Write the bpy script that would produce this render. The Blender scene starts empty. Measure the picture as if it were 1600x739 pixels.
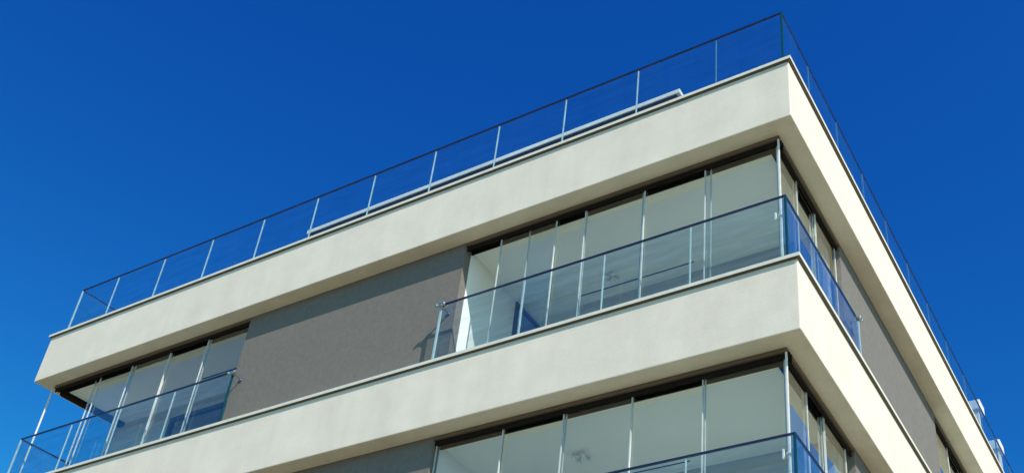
import bpy, bmesh, math, random
from mathutils import Vector, Matrix

S = bpy.context.scene
C = S.collection
ZT = 12.705                      # height of the roof coping above the ground

# ------------------------------------------------------------------ camera
cam_d = bpy.data.cameras.new("camera")
cam = bpy.data.objects.new("camera", cam_d)
C.objects.link(cam)
S.camera = cam
yaw, pitch, roll = 0.6270, 0.6061, 0.1256
fpx, py = 1839.86, 590.91
fw = Vector((-math.sin(yaw) * math.cos(pitch), math.cos(yaw) * math.cos(pitch), math.sin(pitch)))
rt = Vector((math.cos(yaw), math.sin(yaw), 0.0))
up = rt.cross(fw)
r2 = math.cos(roll) * rt + math.sin(roll) * up
u2 = -math.sin(roll) * rt + math.cos(roll) * up
M3 = Matrix((r2, u2, -fw)).transposed()
cam.matrix_world = Matrix.Translation((3.017, -8.7763, ZT - 11.1051)) @ M3.to_4x4()
cam_d.sensor_fit = 'HORIZONTAL'
cam_d.sensor_width = 36.0
cam_d.lens = 36.0 * fpx / 1600.0
cam_d.shift_x = 0.0
cam_d.shift_y = (py - 369.5) / 1600.0
cam_d.clip_start = 0.1
cam_d.clip_end = 3000.0

# ------------------------------------------------------------------ sun, sky, exposure
SUN = Vector((1.0, -0.515, 1.0)).normalized()
elev = math.asin(SUN.z)
azim = math.atan2(SUN.x, SUN.y)          # clockwise from +Y
world = bpy.data.worlds.new("World")
S.world = world
world.use_nodes = True
wn = world.node_tree
bg = wn.nodes["Background"]
sky = wn.nodes.new("ShaderNodeTexSky")
sky.sky_type = 'NISHITA'
sky.sun_disc = False
sky.sun_elevation = elev
sky.sun_rotation = azim
sky.altitude = 1500.0
sky.air_density = 1.0
sky.dust_density = 0.9
sky.ozone_density = 3.5
# one response curve per channel for the whole sky: the saturated blue of this clear day
sep = wn.nodes.new("ShaderNodeSeparateColor")
comb = wn.nodes.new("ShaderNodeCombineColor")
wn.links.new(sky.outputs[0], sep.inputs[0])
def wm(op, a, b):
    n = wn.nodes.new("ShaderNodeMath"); n.operation = op
    for i, v in enumerate((a, b)):
        if isinstance(v, (int, float)): n.inputs[i].default_value = v
        else: wn.links.new(v, n.inputs[i])
    return n.outputs[0]
chB = wm('MULTIPLY', sep.outputs[2], 1.08)
chG = wm('MULTIPLY', wm('POWER', sep.outputs[1], 1.9), 0.46)
chG = wm('MINIMUM', chG, wm('MULTIPLY', chB, 0.80))
chR = wm('MULTIPLY', wm('POWER', sep.outputs[0], 2.6), 0.11)
chR = wm('MINIMUM', chR, wm('MULTIPLY', chG, 0.80))
for i, c in enumerate((chR, chG, chB)): wn.links.new(c, comb.inputs[i])
wn.links.new(comb.outputs[0], bg.inputs["Color"])
bg.inputs["Strength"].default_value = 0.15
sd = bpy.data.lights.new("sun", 'SUN')
sd.energy = 4.2
sd.angle = math.radians(0.5)
sd.color = (1.0, 0.925, 0.835)
sun = bpy.data.objects.new("sun", sd)
C.objects.link(sun)
sun.rotation_euler = SUN.to_track_quat('Z', 'Y').to_euler()
sun.location = (30, -15, 40)
S.view_settings.view_transform = 'Standard'
S.view_settings.look = 'None'
S.view_settings.exposure = 0.29
S.view_settings.gamma = 1.0
S.cycles.transparent_max_bounces = 40
S.cycles.max_bounces = 10
S.cycles.diffuse_bounces = 4
S.cycles.glossy_bounces = 5

# ------------------------------------------------------------------ materials
def newmat(name):
    m = bpy.data.materials.new(name)
    m.use_nodes = True
    return m, m.node_tree, m.node_tree.nodes["Principled BSDF"]

def noise(nt, scale, detail=6, rough=0.6, vec=None, stretch=None):
    n = nt.nodes.new("ShaderNodeTexNoise")
    n.inputs["Scale"].default_value = scale
    n.inputs["Detail"].default_value = detail
    n.inputs["Roughness"].default_value = rough
    tc = nt.nodes.new("ShaderNodeNewGeometry")
    if stretch:
        mp = nt.nodes.new("ShaderNodeMapping")
        mp.inputs["Scale"].default_value = stretch
        nt.links.new(tc.outputs["Position"], mp.inputs["Vector"])
        nt.links.new(mp.outputs[0], n.inputs["Vector"])
    else:
        nt.links.new(tc.outputs["Position"], n.inputs["Vector"])
    return n

def ramp(nt, src, p0, c0, p1, c1):
    r = nt.nodes.new("ShaderNodeValToRGB")
    r.color_ramp.elements[0].position = p0
    r.color_ramp.elements[0].color = (*c0, 1)
    r.color_ramp.elements[1].position = p1
    r.color_ramp.elements[1].color = (*c1, 1)
    nt.links.new(src, r.inputs[0])
    return r

def mul(nt, a, b, fac=1.0, mode='MULTIPLY'):
    m = nt.nodes.new("ShaderNodeMix")
    m.data_type = 'RGBA'
    m.blend_type = mode
    m.inputs[0].default_value = fac
    nt.links.new(a, m.inputs[6])
    nt.links.new(b, m.inputs[7])
    return m.outputs[2]

def plaster(name, c0, c1, mottle_scale, fine, bump, streak=0.0, rough=0.9, wave=0.15, grain=(0.88, 1.08)):
    m, nt, bs = newmat(name)
    big = noise(nt, mottle_scale, 7, 0.62)
    r = ramp(nt, big.outputs[0], 0.33, c0, 0.68, c1)
    col = r.outputs[0]
    g = noise(nt, fine, 3, 0.7)
    rg = ramp(nt, g.outputs[0], 0.3, (grain[0],) * 3, 0.7, (grain[1],) * 3)
    col = mul(nt, col, rg.outputs[0])
    if streak:
        st = noise(nt, 1.0, 5, 0.6, stretch=(2.6, 2.6, 0.35))
        rs = ramp(nt, st.outputs[0], 0.36, (1 - streak,) * 3, 0.60, (1.0,) * 3)
        col = mul(nt, col, rs.outputs[0])
    nt.links.new(col, bs.inputs["Base Color"])
    bs.inputs["Roughness"].default_value = rough
    bs.inputs["Specular IOR Level"].default_value = 0.25
    nb = noise(nt, fine * 1.3, 4, 0.65)
    nw = noise(nt, 3.2, 3, 0.5)
    b = nt.nodes.new("ShaderNodeBump")
    b.inputs["Strength"].default_value = bump
    b.inputs["Distance"].default_value = 0.004
    nt.links.new(nb.outputs[0], b.inputs["Height"])
    b2 = nt.nodes.new("ShaderNodeBump")
    b2.inputs["Strength"].default_value = wave
    b2.inputs["Distance"].default_value = 0.012
    nt.links.new(nw.outputs[0], b2.inputs["Height"])
    nt.links.new(b.outputs[0], b2.inputs["Normal"])
    nt.links.new(b2.outputs[0], bs.inputs["Normal"])
    return m

M = {}
M['stucco'] = plaster("white_stucco", (0.765, 0.682, 0.562), (0.84, 0.750, 0.625), 2.6, 48, 0.5, 0.06, grain=(0.94, 1.04))
M['grey'] = plaster("grey_plaster", (0.178, 0.162, 0.143), (0.212, 0.193, 0.171), 14.0, 75, 1.0, 0.03)
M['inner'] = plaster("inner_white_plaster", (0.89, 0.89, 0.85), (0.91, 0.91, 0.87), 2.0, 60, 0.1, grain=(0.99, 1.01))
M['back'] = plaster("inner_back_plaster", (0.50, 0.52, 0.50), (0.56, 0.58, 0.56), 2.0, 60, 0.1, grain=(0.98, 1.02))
M['ceil'] = plaster("ceiling_paint", (0.90, 0.92, 0.85), (0.92, 0.94, 0.87), 1.5, 60, 0.05, grain=(0.995, 1.005))
M['floor'] = plaster("balcony_tile", (0.84, 0.83, 0.77), (0.89, 0.88, 0.82), 3.0, 30, 0.2)
M['gravel'] = plaster("roof_screed", (0.30, 0.29, 0.27), (0.42, 0.40, 0.37), 3.0, 30, 0.6)
M['paving'] = plaster("paving", (0.215, 0.19, 0.105), (0.275, 0.245, 0.135), 0.8, 9, 0.5)
M['earth'] = plaster("dry_ground", (0.17, 0.155, 0.08), (0.23, 0.205, 0.11), 0.12, 1.5, 0.6)
M['asphalt'] = plaster("asphalt", (0.045, 0.045, 0.047), (0.065, 0.065, 0.066), 0.7, 40, 0.7)

def simple(name, col, rough, metal=0.0, var=0.06):
    m, nt, bs = newmat(name)
    n = noise(nt, 9, 4)
    r = ramp(nt, n.outputs[0], 0.3, tuple(c * (1 - var) for c in col), 0.7, tuple(min(1, c * (1 + var)) for c in col))
    nt.links.new(r.outputs[0], bs.inputs["Base Color"])
    rr = ramp(nt, n.outputs[0], 0.3, (rough * 0.85,) * 3, 0.7, (min(1, rough * 1.2),) * 3)
    nt.links.new(rr.outputs[0], bs.inputs["Roughness"])
    bs.inputs["Metallic"].default_value = metal
    return m

M['coping'] = simple("coping_sheet_metal", (0.70, 0.67, 0.57), 0.75, 0.0)
M['rail'] = simple("dark_rail", (0.012, 0.015, 0.050), 0.35, 0.0)
M['track'] = simple("brown_anodised_track", (0.17, 0.125, 0.085), 0.5, 0.2)
M['black'] = simple("black_track_channel", (0.018, 0.014, 0.011), 0.95)
M['black'].node_tree.nodes['Principled BSDF'].inputs['Specular IOR Level'].default_value = 0.1
M['frame'] = simple("dark_window_frame", (0.045, 0.05, 0.06), 0.45)
M['steel'] = simple("stainless_steel", (0.62, 0.60, 0.58), 0.25, 1.0)
M['bronze'] = simple("dark_clamp_metal", (0.16, 0.13, 0.12), 0.35, 0.8)
M['white'] = simple("white_lacquer", (0.74, 0.73, 0.68), 0.7)
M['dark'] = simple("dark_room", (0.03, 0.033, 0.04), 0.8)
M['pwhite'] = simple("white_roof_edge", (0.80, 0.78, 0.70), 0.5)
M['line'] = simple("white_road_paint", (0.75, 0.75, 0.72), 0.7)

mb, nb_, bb = newmat('lit_bulb'); bb.inputs['Emission Color'].default_value = (1, 0.97, 0.9, 1); bb.inputs['Emission Strength'].default_value = 0.05
M['bulb'] = mb

def seal_mat(name, col, trans=0.55):
    m = bpy.data.materials.new(name); m.use_nodes = True
    nt = m.node_tree; nt.nodes.clear()
    out = nt.nodes.new("ShaderNodeOutputMaterial")
    d = nt.nodes.new("ShaderNodeBsdfDiffuse"); d.inputs[0].default_value = (*col, 1)
    t = nt.nodes.new("ShaderNodeBsdfTranslucent"); t.inputs[0].default_value = (*col, 1)
    g = nt.nodes.new("ShaderNodeBsdfGlossy"); g.inputs[1].default_value = 0.25
    a = nt.nodes.new("ShaderNodeMixShader"); a.inputs[0].default_value = trans
    b = nt.nodes.new("ShaderNodeMixShader"); b.inputs[0].default_value = 0.02
    n = noise(nt, 1.2, 4, 0.6, stretch=(1, 1, 6))
    r = ramp(nt, n.outputs[0], 0.3, tuple(c * 0.8 for c in col), 0.7, col)
    nt.links.new(r.outputs[0], d.inputs[0]); nt.links.new(r.outputs[0], t.inputs[0])
    nt.links.new(d.outputs[0], a.inputs[1]); nt.links.new(t.outputs[0], a.inputs[2])
    nt.links.new(a.outputs[0], b.inputs[1]); nt.links.new(g.outputs[0], b.inputs[2])
    nt.links.new(b.outputs[0], out.inputs[0])
    return m
M['seal'] = seal_mat("polished_glass_edge", (0.58, 0.76, 0.82))
M['fseal'] = seal_mat("faint_glass_joint", (0.12, 0.30, 0.52), 0.4)
M['pseal'] = seal_mat("pale_edge_profile", (0.66, 0.68, 0.66), 0.06)
M['teal'] = seal_mat("teal_glass_edge", (0.015, 0.13, 0.19), 0.5)

def glass_mat(name, tint, boost, dust, r0=0.045, maxr=0.9, lo=0.955, streak=(1.2, 1.2, 9.0), dust_col=(0.75, 0.8, 0.85)):
    """thin architectural pane: Schlick reflection on the outer faces, tinted transmission, a film of dust"""
    m = bpy.data.materials.new(name); m.use_nodes = True
    nt = m.node_tree; nt.nodes.clear()
    L = nt.links.new
    out = nt.nodes.new("ShaderNodeOutputMaterial")
    geo = nt.nodes.new("ShaderNodeNewGeometry")
    dot = nt.nodes.new("ShaderNodeVectorMath"); dot.operation = 'DOT_PRODUCT'
    L(geo.outputs["Incoming"], dot.inputs[0]); L(geo.outputs["Normal"], dot.inputs[1])
    def math_(op, a, b=None):
        n = nt.nodes.new("ShaderNodeMath"); n.operation = op
        for i, v in enumerate((a, b)):
            if v is None: continue
            if isinstance(v, (int, float)): n.inputs[i].default_value = v
            else: L(v, n.inputs[i])
        n.use_clamp = False
        return n.outputs[0]
    ab = math_('ABSOLUTE', dot.outputs["Value"])
    om = math_('SUBTRACT', 1.0, ab)
    p5 = math_('POWER', om, 5.0)
    sch = math_('ADD', math_('MULTIPLY', p5, 1 - r0), r0)
    fac = math_('MULTIPLY', sch, boost)
    front = math_('SUBTRACT', 1.0, geo.outputs["Backfacing"])
    fac = math_('MINIMUM', math_('MULTIPLY', fac, front), maxr)
    st = noise(nt, 1.0, 5, 0.6, stretch=streak)
    rs = ramp(nt, st.outputs[0], 0.35, tuple(t * lo for t in tint), 0.62, tint)
    tr = nt.nodes.new("ShaderNodeBsdfTransparent"); L(rs.outputs[0], tr.inputs[0])
    gl = nt.nodes.new("ShaderNodeBsdfGlossy"); gl.inputs["Roughness"].default_value = 0.012
    gl.inputs[0].default_value = (1, 1, 1, 1)
    wv = noise(nt, 0.9, 2, 0.4)
    bp = nt.nodes.new("ShaderNodeBump"); bp.inputs["Strength"].default_value = 0.02; bp.inputs["Distance"].default_value = 0.02
    L(wv.outputs[0], bp.inputs["Height"]); L(bp.outputs[0], gl.inputs["Normal"])
    mx = nt.nodes.new("ShaderNodeMixShader")
    L(fac, mx.inputs[0]); L(tr.outputs[0], mx.inputs[1]); L(gl.outputs[0], mx.inputs[2])
    df = nt.nodes.new("ShaderNodeBsdfDiffuse"); df.inputs[0].default_value = (*dust_col, 1)
    dn = noise(nt, 1.0, 6, 0.65, stretch=(7, 7, 0.8))
    dr = ramp(nt, dn.outputs[0], 0.35, (dust * 0.4,) * 3, 0.7, (dust * 1.6,) * 3)
    dfac = math_('MULTIPLY', dr.outputs[0], front)
    m2 = nt.nodes.new("ShaderNodeMixShader")
    L(dfac, m2.inputs[0]); L(mx.outputs[0], m2.inputs[1]); L(df.outputs[0], m2.inputs[2])
    L(m2.outputs[0], out.inputs[0])
    return m
M['rglass'] = glass_mat("balustrade_glass", (0.915, 0.97, 0.985), 1.45, 0.009, maxr=0.45, lo=0.92, dust_col=(0.35, 0.62, 0.9))
M['wglass'] = glass_mat("sliding_glass", (0.975, 0.995, 0.975), 2.2, 0.003, streak=(0.3, 0.3, 0.3))
M['dglass'] = glass_mat("door_glass", (0.55, 0.68, 0.85), 3.2, 0.0)

# ------------------------------------------------------------------ helpers
cache = {}
def mesh_box(sx, sy, sz, mat, bev=0.0):
    key = (round(sx, 4), round(sy, 4), round(sz, 4), mat, bev)
    if key in cache: return cache[key]
    bm = bmesh.new()
    bmesh.ops.create_cube(bm, size=1.0)
    for v in bm.verts: v.co = Vector((v.co.x * sx, v.co.y * sy, v.co.z * sz))
    if bev: bmesh.ops.bevel(bm, geom=bm.edges[:], offset=bev, segments=2, affect='EDGES', profile=0.6)
    me = bpy.data.meshes.new("box"); bm.to_mesh(me); bm.free()
    me.materials.append(M[mat])
    cache[key] = me
    return me

def link(o, parent):
    C.objects.link(o)
    if parent: o.parent = parent
    return o

def wbase(p):
    b = Vector((0, 0, 0))
    while p: b += p.location; p = p.parent
    return b

def box(name, a, b, mat, parent=None, bev=0.0):
    """axis-aligned box between two world corners"""
    a, b = Vector(a), Vector(b)
    lo = Vector(map(min, a, b)); hi = Vector(map(max, a, b))
    me = mesh_box(*(hi - lo), mat, bev)
    o = bpy.data.objects.new(name, me)
    o.location = (lo + hi) / 2 - wbase(parent)
    return link(o, parent)

def from_bm(name, bm, mat, parent=None, smooth=False):
    bmesh.ops.recalc_face_normals(bm, faces=bm.faces[:])
    me = bpy.data.meshes.new(name); bm.to_mesh(me); bm.free()
    for mm in (mat if isinstance(mat, (list, tuple)) else [mat]): me.materials.append(M[mm])
    if smooth:
        for p in me.polygons: p.use_smooth = True
    o = bpy.data.objects.new(name, me)
    o.location = -wbase(parent)
    return link(o, parent)

def prism_bm(poly, z0, z1, bev=0.0, bm=None):
    own = bm is None
    bm = bm or bmesh.new()
    bot = [bm.verts.new((x, y, z0)) for x, y in poly]
    top = [bm.verts.new((x, y, z1)) for x, y in poly]
    n = len(poly)
    fs = [bm.faces.new(bot[::-1]), bm.faces.new(top)]
    for i in range(n):
        fs.append(bm.faces.new((bot[i], bot[(i + 1) % n], top[(i + 1) % n], top[i])))
    if bev and own:
        bmesh.ops.recalc_face_normals(bm, faces=bm.faces[:])
        bmesh.ops.bevel(bm, geom=bm.edges[:], offset=bev, segments=2, affect='EDGES', profile=0.6)
    return bm

def prism(name, poly, z0, z1, mat, parent=None, bev=0.0):
    return from_bm(name, prism_bm(poly, z0, z1, bev), mat, parent)

def cyl_bm(bm, p0, p1, r, seg=14, r1=None):
    p0, p1 = Vector(p0), Vector(p1); d = p1 - p0
    rot = d.to_track_quat('Z', 'Y').to_matrix().to_4x4()
    bmesh.ops.create_cone(bm, cap_ends=True, segments=seg, radius1=r, radius2=r if r1 is None else r1,
                          depth=d.length, matrix=Matrix.Translation((p0 + p1) / 2) @ rot)
    return bm

def beam_bm(bm, p0, p1, w, h):
    """rectangular bar from p0 to p1 (both on the bar's axis), w sideways, h vertical"""
    p0, p1 = Vector(p0), Vector(p1); d = (p1 - p0)
    s = Vector((-d.y, d.x, 0))
    s = (s.normalized() if s.length > 1e-6 else Vector((1, 0, 0))) * w / 2
    u = Vector((0, 0, h / 2)) if abs(d.z) < d.length * 0.9 else Vector((0, w / 2, 0))
    vs = []
    for p in (p0, p1):
        for a, b in ((-1, -1), (1, -1), (1, 1), (-1, 1)):
            vs.append(bm.verts.new(p + s * a + u * b))
    for f in ((3, 2, 1, 0), (4, 5, 6, 7), (0, 1, 5, 4), (1, 2, 6, 5), (2, 3, 7, 6), (3, 0, 4, 7)):
        bm.faces.new([vs[i] for i in f])
    return bm

def empty(name, loc, label=None, cat=None, group=None):
    o = bpy.data.objects.new(name, None); C.objects.link(o)
    o.location = loc
    o.empty_display_size = 0.3
    if label: o['label'] = label
    if cat: o['category'] = cat
    if group: o['group'] = group
    return o

def structure(o):
    o['kind'] = 'structure'; return o

# ------------------------------------------------------------------ ground
def sheet(name, x0, y0, x1, y1, z, mat):
    bm = bmesh.new()
    vs = [bm.verts.new(p) for p in ((x0, y0, z), (x1, y0, z), (x1, y1, z), (x0, y1, z))]
    bm.faces.new(vs)
    return structure(from_bm(name, bm, mat))
sheet('ground', -1200, -1200, 1200, 1200, 0.0, 'earth')
structure(box('pavement', (-40, -16, 0.004), (16, 40, 0.12), 'paving'))
sheet('road', -300, -24, 300, -16.001, 0.008, 'asphalt')
for i in range(12):
    x = -60 + i * 8
    lp = sheet('road_marking', x, -20.07, x + 3, -19.93, 0.012, 'line')

# ------------------------------------------------------------------ building
LX, SL, D = 12.951, 0.1564, 20.0
def lx(y, off=0.0):              # x of the slanting left face at depth y
    return -LX + SL * y + off
B = empty('apartment_building', (-6.0, 8.0, 0.12),
          'modern white and grey apartment block with wraparound plaster bands and glazed corner balconies', 'apartment building')
H1, H2 = 0.951, 0.943
DYW, DXW = 0.223, 0.229           # setback of the wall planes behind the bands

def footprint(o=0.0, y1=None):
    y1 = D if y1 is None else y1
    return [(o, -o), (o, y1 + o), (lx(y1) - o, y1 + o), (lx(0) - o, -o)]

def ring(name, o_out, o_in, z0, z1, mat, parent, bev=0.0):
    po, pi = footprint(o_out), footprint(o_in)
    bm = bmesh.new()
    V = [[bm.verts.new((x, y, z)) for x, y in p] for p, z in ((po, z0), (po, z1), (pi, z1), (pi, z0))]
    for k in range(4):
        a, b = V[k], V[(k + 1) % 4]
        for i in range(4):
            j = (i + 1) % 4
            bm.faces.new((a[i], a[j], b[j], b[i]))
    bmesh.ops.recalc_face_normals(bm, faces=bm.faces[:])
    if bev: bmesh.ops.bevel(bm, geom=bm.edges[:], offset=bev, segments=2, affect='EDGES', profile=0.6)
    return from_bm(name, bm, mat, parent)

def band(z_top, h, roof):
    """plaster band: slab, upstand and the sheet-metal coping on top of it"""
    zt = z_top - 0.05
    zf = z_top - (0.30 if roof else 0.22)
    b = ring('plaster_band', 0.0, -0.33, z_top - h, zt, 'stucco', B, 0.012)
    prism('slab', footprint(-0.331), z_top - h + 0.003, zf - 0.03, 'stucco', B)
    prism('roof_surface' if roof else 'balcony_floor', footprint(-0.332), zf - 0.0295, zf, 'gravel' if roof else 'floor', B)
    # coping: flat sheet with a folded-down front lip, laid as separate lengths
    c = ring('coping', 0.034, -0.36, z_top - 0.006, z_top, 'coping', b)
    c.location = -wbase(B) * 0 - (wbase(b))
    lip = ring('coping_lip', 0.036, 0.030, z_top - 0.045, z_top - 0.0005, 'coping', b, 0.001)
    lip.location = -wbase(b)
    u = ring('coping_bedding', 0.022, -0.34, z_top - 0.0499, z_top - 0.0061, 'track', b)
    u.location = -wbase(b)
    return b

band(ZT, H1, True)
for k in (1, 2, 3):
    band(ZT - 3.0 * k, H2, False)

# ground floor wall
prism('ground_floor_wall', [(-0.4, 0.4), (-0.4, D - .4), (lx(D) + .4, D - .4), (lx(0) + .4, 0.4)], 0.12, ZT - 9.0 - H2 + 0.01, 'grey', B)

def cached(name, me, loc, parent):
    o = bpy.data.objects.new(name, me); o.location = Vector(loc) - wbase(parent)
    return link(o, parent)

def pane_x(parent, x0, x1, y, z0, z1, handle=None, seals='pseal'):
    """sliding pane in a plane y = const, glass with an edge profile down each side"""
    w = 0.012
    g = box('glass_pane', (x0 + w, y - 0.005, z0), (x1 - w, y + 0.005, z1), 'wglass', parent)
    for x in (x0 + w / 2, x1 - w / 2):
        box('edge_profile', (x - w / 2, y - 0.010, z0), (x + w / 2, y + 0.010, z1), seals, parent)
    return g

def pane_y(parent, y0, y1, x, z0, z1):
    w = 0.012
    g = box('glass_pane', (x - 0.005, y0 + w, z0), (x + 0.005, y1 - w, z1), 'wglass', parent)
    for y in (y0 + w / 2, y1 - w / 2):
        box('edge_profile', (x - 0.010, y - w / 2, z0), (x + 0.010, y + w / 2, z1), 'pseal', parent)
    return g

def track_x(x0, x1, z, y=DYW):
    """ceiling track along x: brown flange and black channel rails; returns the part"""
    t = box('top_track', (x0, y + 0.002, z - 0.050), (x1, y + 0.030, z - 0.001), 'track', B)
    box('track_channel', (x0, y + 0.031, z - 0.11), (x1, y + 0.050, z - 0.001), 'black', t)
    box('track_channel', (x0, y + 0.088, z - 0.085), (x1, y + 0.100, z - 0.001), 'black', t)
    box('track_channel', (x0, y + 0.130, z - 0.11), (x1, y + 0.145, z - 0.001), 'black', t)
    return t

def track_y(y0, y1, z, x=-DXW, s=-1):
    t = box('top_track', (x + s * 0.002, y0, z - 0.050), (x + s * 0.030, y1, z - 0.001), 'track', B)
    box('track_channel', (x + s * 0.031, y0, z - 0.11), (x + s * 0.050, y1, z - 0.001), 'black', t)
    box('track_channel', (x + s * 0.088, y0, z - 0.085), (x + s * 0.100, y1, z - 0.001), 'black', t)
    box('track_channel', (x + s * 0.130, y0, z - 0.11), (x + s * 0.145, y1, z - 0.001), 'black', t)
    return t

def window(x0, x1, y, z0, z1, mull):
    """dark framed window in a wall facing -y, dark room behind it"""
    t = 0.055
    f = box('window_frame', (x0, y - 0.03, z1 - t), (x1, y + 0.05, z1), 'frame', B)
    for xa in [x0, x1 - t] + mull:
        box('frame_member', (xa, y - 0.03, z0), (xa + t, y + 0.05, z1 - t - 0.001), 'frame', f)
    box('window_pane', (x0 + t, y + 0.005, z0), (x1 - t, y + 0.015, z1 - t), 'dglass', f)
    return f

def storey(k):
    zs = ZT - 3.0 * k                      # level of the coping above this storey
    zc = zs - (H1 if k == 0 else H2)       # soffit of the band above
    zb = zs - 3.0 - 0.22                   # floor of the balcony
    zi = zc - 0.05                         # inner ceiling
    e = 0.0015
    gy = DYW + 0.06                        # middle of the tracks
    # grey outer walls on the long face
    box('grey_wall', (-8.31, DYW, zb), (-4.505, DYW + 0.13, zc - e), 'grey', B)
    # right-hand face: grey wall lengths
    box('grey_wall', (-DXW, 2.24, zb), (-DXW - 0.13, 6.36, zc - e), 'grey', B)
    box('grey_wall', (-DXW, 10.5, zb), (-DXW - 0.13, D - 0.5, zc - e), 'grey', B)
    # --- middle balcony, wraps the corner
    box('inner_side_wall', (-4.62, DYW + 0.131, zb), (-4.50, 3.0, zc - e), 'inner', B)
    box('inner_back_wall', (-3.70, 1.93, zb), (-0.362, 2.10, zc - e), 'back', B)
    box('inner_back_wall', (-4.499, 2.90, zb), (-3.56, 3.0, zc - e), 'inner', B)
    box('inner_side_wall', (-3.70, 2.101, zb), (-3.58, 2.899, zc - e), 'inner', B)
    box('inner_ceiling', (-4.499, DYW + 0.151, zi), (-DXW - 0.151, 1.929, zc - e), 'ceil', B)
    box('inner_ceiling', (-4.499, 1.93, zi), (-3.701, 2.899, zc - e), 'ceil', B)
    box('end_wall', (-0.361, 2.101, zb), (-0.6, 2.238, zc - e), 'inner', B)
    box('curtain_track', (-3.66, 1.740, zi - 0.006), (-1.97, 1.755, zi), 'black', B)
    track_x(-4.50, -DXW - 0.0, zc)
    tr = box('bottom_track', (-4.50, DYW + 0.02, zs - 3.06), (-DXW, DYW + 0.11, zs - 3.015), 'track', B)
    z0, z1 = zs - 3.015, zc - 0.085
    if k == 0:
        panes = [(-3.98, -3.15, 0), (-3.575, -2.735, 1), (-2.745, -1.925, 0), (-1.975, -1.085, 1), (-1.155, -0.26, 0)]
    else:
        panes = [(-4.49, -3.565, 0), (-3.59, -2.765, 1), (-2.79, -1.945, 0), (-1.97, -1.125, 1), (-1.15, -0.26, 0)]
    for a, b, s in panes:
        pane_x(tr, a, b, gy - 0.005 + 0.034 * s, z0, z1)
    box('corner_post', (-0.250, DYW + 0.006, z0), (-0.230, DYW + 0.026, zc - 0.051), 'white', B, 0.003)
    hz = zs - 2.22
    lt = box('latch', (-0.262, DYW - 0.014, hz), (-0.236, DYW + 0.005, hz + 0.055), 'white', B, 0.003)
    box('latch_knob', (-0.31, DYW + 0.0, hz + 0.0), (-0.29, DYW + 0.025, hz + 0.11), 'white', B, 0.004)
    # right-hand face of the same balcony
    track_y(DYW + 0.152, 2.238, zc)
    ty = box('bottom_track', (-DXW - 0.02, DYW + 0.12, zs - 3.06), (-DXW - 0.11, 2.23, zs - 3.015), 'track', B)
    for a, b, s in [(0.30, 0.90, 0), (0.88, 1.52 if k == 0 else 1.42, 1), (1.50 if k == 0 else 1.40, 2.20 if k == 0 else 2.08, 0)]:
        pane_y(ty, a, b, -DXW - 0.055 - 0.034 * s, z0, z1)
    # door in the side wall
    zh = zi + 0.0 - 0.03
    dr = box('balcony_door', (-4.499, 1.46, zb), (-4.47, 1.52, zh), 'frame', B)
    box('door_frame', (-4.499, 2.10, zb), (-4.47, 2.16, zh), 'frame', dr)
    box('door_frame', (-4.499, 1.521, zh - 0.06), (-4.47, 2.099, zh), 'frame', dr)
    box('door_pane', (-4.498, 1.521, zb), (-4.485, 2.099, zh - 0.061), 'dglass', dr)
    # --- left balcony, wraps the left end
    box('inner_side_wall', (-8.31, DYW + 0.131, zb), (-8.19, 1.60, zc - e), 'inner', B)
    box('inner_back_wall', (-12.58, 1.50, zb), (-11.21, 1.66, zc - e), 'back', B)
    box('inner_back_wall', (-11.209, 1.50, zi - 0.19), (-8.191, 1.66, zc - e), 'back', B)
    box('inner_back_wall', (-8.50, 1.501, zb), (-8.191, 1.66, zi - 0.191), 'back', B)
    window(-11.209, -8.50, 1.53, zb, zi - 0.191, [-9.9])
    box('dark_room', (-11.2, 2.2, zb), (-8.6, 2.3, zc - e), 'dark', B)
    prism('inner_ceiling', [(-8.311, DYW + 0.151), (lx(DYW, 0.36), DYW + 0.151), (lx(1.499, 0.36), 1.499), (-8.311, 1.499)], zi, zc - e, 'ceil', B)
    box('curtain_track', (-10.1, 1.05, zi - 0.012), (-8.45, 1.07, zi), 'frame', B)
    tl = track_x(lx(DYW, 0.24), -8.312, zc)
    zl = box('bottom_track', (-12.72, DYW + 0.02, zs - 3.06), (-8.312, DYW + 0.11, zs - 3.015), 'track', B)
    for a, b, s in [(-9.185, -8.32, 0), (-10.015, -9.165, 1), (-10.845, -9.99, 0), (-11.62, -10.80, 1), (-11.78, -10.89, 2)]:
        pane_x(zl, a, b, gy - 0.005 + 0.034 * s, z0, z1)
    box('corner_post', (-12.740, DYW + 0.006, z0), (-12.722, DYW + 0.03, zc - 0.051), 'white', B, 0.003)
    # slanting track on the left end
    bm = bmesh.new()
    beam_bm(bm, (lx(DYW, 0.29), DYW + 0.152, zc - 0.055), (lx(1.5, 0.29), 1.499, zc - 0.055), 0.13, 0.107)
    from_bm('end_track', bm, 'black', B)
    bm = bmesh.new()
    beam_bm(bm, (lx(DYW, 0.20), DYW + 0.031, zc - 0.018), (lx(1.5, 0.20), 1.499, zc - 0.018), 0.03, 0.034)
    from_bm('end_track', bm, 'track', B)
    # left end wall beyond the balcony
    prism('grey_wall', [(lx(1.661, 0.22), 1.661), (lx(D - .5, 0.22), D - .5), (lx(D - .5, 0.35), D - .5), (lx(1.661, 0.35), 1.661)], zb, zc - e, 'grey', B)
    box('wall_end_strip', (-12.66, 1.47, zb), (-12.581, 1.66, zc - e), 'frame', B)  # dark upright strip at the left end of the back wall
    # --- far balcony on the right-hand face
    box('inner_back_wall', (-1.9, 6.2, zb), (-1.78, 10.65, zc - e), 'inner', B)
    box('inner_side_wall', (-1.779, 6.23, zb), (-0.36, 6.359, zc - e), 'inner', B)
    box('inner_side_wall', (-1.779, 10.501, zb), (-0.36, 10.62, zc - e), 'inner', B)
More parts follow.
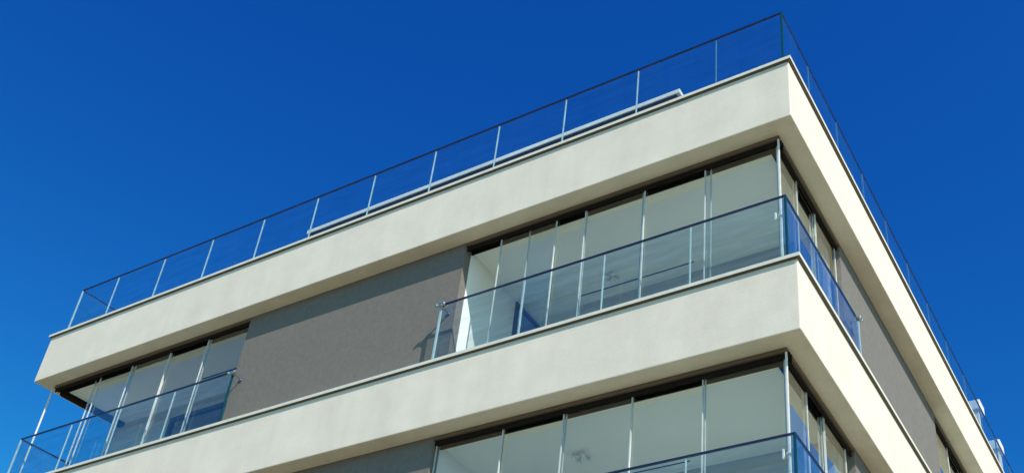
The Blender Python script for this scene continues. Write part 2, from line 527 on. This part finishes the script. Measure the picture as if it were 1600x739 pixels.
    box('inner_ceiling', (-1.779, 6.36, zi), (-DXW - 0.151, 10.5, zc - e), 'ceil', B)
    track_y(6.361, 10.499, zc)
    tf = box('bottom_track', (-DXW - 0.02, 6.361, zs - 3.06), (-DXW - 0.11, 10.499, zs - 3.015), 'track', B)
    for i in range(5):
        pane_y(tf, 6.37 + i * 0.825, 6.37 + i * 0.825 + 0.84, -DXW - 0.055 - 0.034 * (i % 2), z0, z1)
    # solid core so that no storey is see-through
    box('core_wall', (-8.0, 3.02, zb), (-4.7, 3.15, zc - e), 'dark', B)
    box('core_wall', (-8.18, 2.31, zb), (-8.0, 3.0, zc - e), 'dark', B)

for k in (0, 1, 2):
    storey(k)

# ------------------------------------------------------------------ penthouse and chimneys (stand on the roof, part of the building)
pw = box('penthouse_wall', (-9.50, 2.32, ZT - 0.30), (-2.62, 8.0, ZT + 2.62), 'frame', B)  # grey plaster wall, overhang shade put into its dark colour
box('penthouse_lit_end', (-2.619, 2.24, ZT - 0.30), (-2.50, 2.42, ZT + 2.62), 'pwhite', pw)  # white piece stands in for the sunlit end face of the wall
box('penthouse_roof', (-9.72, 2.0, ZT + 2.69), (-2.38, 8.2, ZT + 2.77), 'pwhite', pw, 0.006)
box('penthouse_soffit', (-9.70, 2.02, ZT + 2.622), (-2.44, 8.14, ZT + 2.688), 'black', pw)  # black colour stands in for the shade under the roof edge
for y0 in (11.83, 13.42):
    c = box('chimney', (-1.5, y0 + 0.05, ZT - 0.30), (-0.56, y0 + 0.30, ZT + 2.60), 'stucco', B, 0.01)
    box('chimney_cap', (-1.56, y0, ZT + 2.602), (-0.5, y0 + 0.35, ZT + 2.82), 'pwhite', c, 0.02)

# ------------------------------------------------------------------ glass balustrades
def balustrade(name, label, pts, ztop, zbase, joints, corner_flags, group):
    """pts: plan polyline; joints: list per run of distances of the joints from the run's start"""
    root = empty(name, (pts[0][0], pts[0][1], zbase), label, 'glass balustrade', group)
    # handrail: one capping profile that follows the plan
    bm = bmesh.new()
    for (a, b) in zip(pts[:-1], pts[1:]):
        va, vb = Vector((*a, 0)), Vector((*b, 0)); d = (vb - va).normalized()
        beam_bm(bm, (a[0], a[1], ztop - 0.012), tuple((vb + d * 0.0).xy) + (ztop - 0.012,), 0.021, 0.020)
    for p in pts[1:-1]:
        beam_bm(bm, (p[0] - 0.0106, p[1], ztop - 0.0119), (p[0] + 0.0106, p[1], ztop - 0.0119), 0.0213, 0.0201)
    from_bm('handrail', bm, 'rail', root)
    for r, (a, b) in enumerate(zip(pts[:-1], pts[1:])):
        va, vb = Vector((*a, 0)), Vector((*b, 0)); ln = (vb - va).length; d = (vb - va).normalized()
        ang = math.atan2(d.y, d.x)
        cuts = [0.012] + joints[r] + [ln - 0.012]
        for i in range(len(cuts) - 1):
            s, t = cuts[i] + 0.012, cuts[i + 1] - 0.012
            me = mesh_box(t - s, 0.014, ztop - 0.026 - zbase, 'rglass')
            mid = va + d * (s + t) / 2
            o = cached('glass_panel', me, (mid.x, mid.y, (ztop - 0.026 + zbase) / 2), root)
            o.rotation_euler.z = ang
        for j in joints[r]:
            p = va + d * j
            me = mesh_box(0.011, 0.021, ztop - 0.05 - zbase, 'fseal' if abs(d.x) < 0.3 or (len(joints[r]) > 8 and p.x > -1.5) else 'seal')
            p = va + d * j
            o = cached('joint_profile', me, (p.x, p.y, (ztop - 0.05 + zbase) / 2), root)
            o.rotation_euler.z = ang
    for p, f in zip(pts, corner_flags):
        if f:
            me = mesh_box(0.024, 0.024, ztop - 0.026 - zbase, f)
            cached('glass_edge', me, (p[0], p[1], (ztop - 0.026 + zbase) / 2), root)
    return root

def clamp(root, p, n, z):
    """round patch clamp through the glass with an arm to the wall; n points to the wall"""
    p = Vector((p[0], p[1], z)); n = Vector((*n, 0))
    bm = bmesh.new()
    cyl_bm(bm, p - n * 0.035, p - n * 0.008, 0.030, 18)
    cyl_bm(bm, p + n * 0.008, p + n * 0.030, 0.030, 18)
    cyl_bm(bm, p + n * 0.030, p + n * 0.16, 0.012, 12)
    cyl_bm(bm, p + n * 0.145, p + n * 0.158, 0.032, 18)
    s = Vector((-n.y, n.x, 0))
    cyl_bm(bm, p - n * 0.030 + s * 0.05, p - n * 0.030 - s * 0.05, 0.016, 12)
    bmesh.ops.create_uvsphere(bm, u_segments=12, v_segments=8, radius=0.024, matrix=Matrix.Translation(p - n * 0.035 + s * 0.055))
    bmesh.ops.create_uvsphere(bm, u_segments=12, v_segments=8, radius=0.024, matrix=Matrix.Translation(p - n * 0.035 - s * 0.055))
    return from_bm('wall_clamp', bm, 'steel', root, smooth=False)

RG = 'frameless glass balustrades of the block'
yr, xr, xl = 0.077, -0.088, -LX + 0.241
jx = [-11.789, -10.68, -9.59, -8.49, -7.40, -6.31, -5.22, -4.15, -3.09, -2.02, -0.945]
jy = [0.96, 2.01, 3.05, 4.09, 5.12, 6.15, 7.2, 8.25, 9.3, 10.35, 11.4, 12.45, 13.5, 14.5, 15.5, 16.5, 17.5]
balustrade('glass_balustrade', 'long frameless glass balustrade with thin dark rail running round the flat roof edge',
           [(xl + SL * 4, 4.0), (xl + SL * yr, yr), (xr, yr), (xr, 19.0)], ZT + 0.968, ZT + 0.002,
           [[1.4, 2.7], [x - xl for x in jx], [y - yr for y in jy]], ['seal', 'seal', 'teal', 'seal'], RG)
yb, xb = 0.064, -0.125
for k in (0, 1, 2):
    zt = ZT - 3.0 * k - 2.065; z0 = ZT - 3.0 * k - 2.998
    nm = ['top balcony storey', 'second balcony storey from the top', 'third balcony storey from the top'][k]
    r = balustrade('glass_balustrade', 'glass balustrade wrapping the near corner of the ' + nm,
                   [(-4.60, yb), (xb, yb), (xb, 2.42)], zt, z0,
                   [[-3.375 + 4.60, -2.293 + 4.60, -1.215 + 4.60], [1.0 - yb]], ['seal', 'teal', 'seal'], RG)
    clamp(r, (-4.60, yb), (0, 1), zt - 0.03)
    clamp(r, (xb, 2.46), (-0.66, 0), zt + 0.03)
    r = balustrade('glass_balustrade', 'glass balustrade on the far left end of the ' + nm,
                   [(-12.50, 1.62), (-LX + 0.2094, yb), (-8.15, yb)], zt, z0,
                   [[], [x + LX - 0.2094 for x in (-11.52, -10.43, -9.29)]], ['seal', 'seal', 'teal'], RG)
    clamp(r, (-8.15, yb), (0, 1), zt - 0.05)
    r = balustrade('glass_balustrade', 'glass balustrade far back on the right side of the ' + nm,
                   [(xb, 6.62), (xb, 10.3)], zt, z0, [[0.9, 1.8, 2.7]], ['seal', 'seal'], RG)
    clamp(r, (xb, 6.66), (-0.66, 0), zt - 0.02)

# ------------------------------------------------------------------ ceiling lamps in the corner balconies
def lamp(zc, y, label):
    x = -3.05
    root = empty('ceiling_lamp', (x, y, zc), label, 'ceiling lamp')
    bm = bmesh.new(); cyl_bm(bm, (x, y, zc - 0.02), (x, y, zc - 0.0005), 0.05, 20)
    from_bm('base', bm, 'white', root)
    for a in range(4):
        t = math.radians(45 + 90 * a); px, pyy = x + 0.09 * math.cos(t), y + 0.09 * math.sin(t)
        bm = bmesh.new(); cyl_bm(bm, (x + 0.03 * math.cos(t), y + 0.03 * math.sin(t), zc - 0.018), (px, pyy, zc - 0.035), 0.006, 8)
        arm = from_bm('arm', bm, 'steel', root)
        bm = bmesh.new(); cyl_bm(bm, (px, pyy, zc - 0.03), (px, pyy, zc - 0.075), 0.022, 14, 0.028)
        sh = from_bm('spot_shade', bm, 'white', root)
        bm = bmesh.new(); bmesh.ops.create_uvsphere(bm, u_segments=12, v_segments=8, radius=0.017, matrix=Matrix.Translation((px, pyy, zc - 0.078)))
        bl = from_bm('bulb', bm, 'bulb', root)
    return root
lamp(ZT - H1 - 0.05, 1.52, 'small white four-spot lamp on the ceiling of the top corner balcony')
lamp(ZT - 3 - H2 - 0.05, 1.14, 'small white four-spot lamp on the ceiling of the corner balcony one storey below the top')

# tag leftovers of the ground
for o in bpy.data.objects:
    if o.name.startswith('road_marking'): o['kind'] = 'structure'
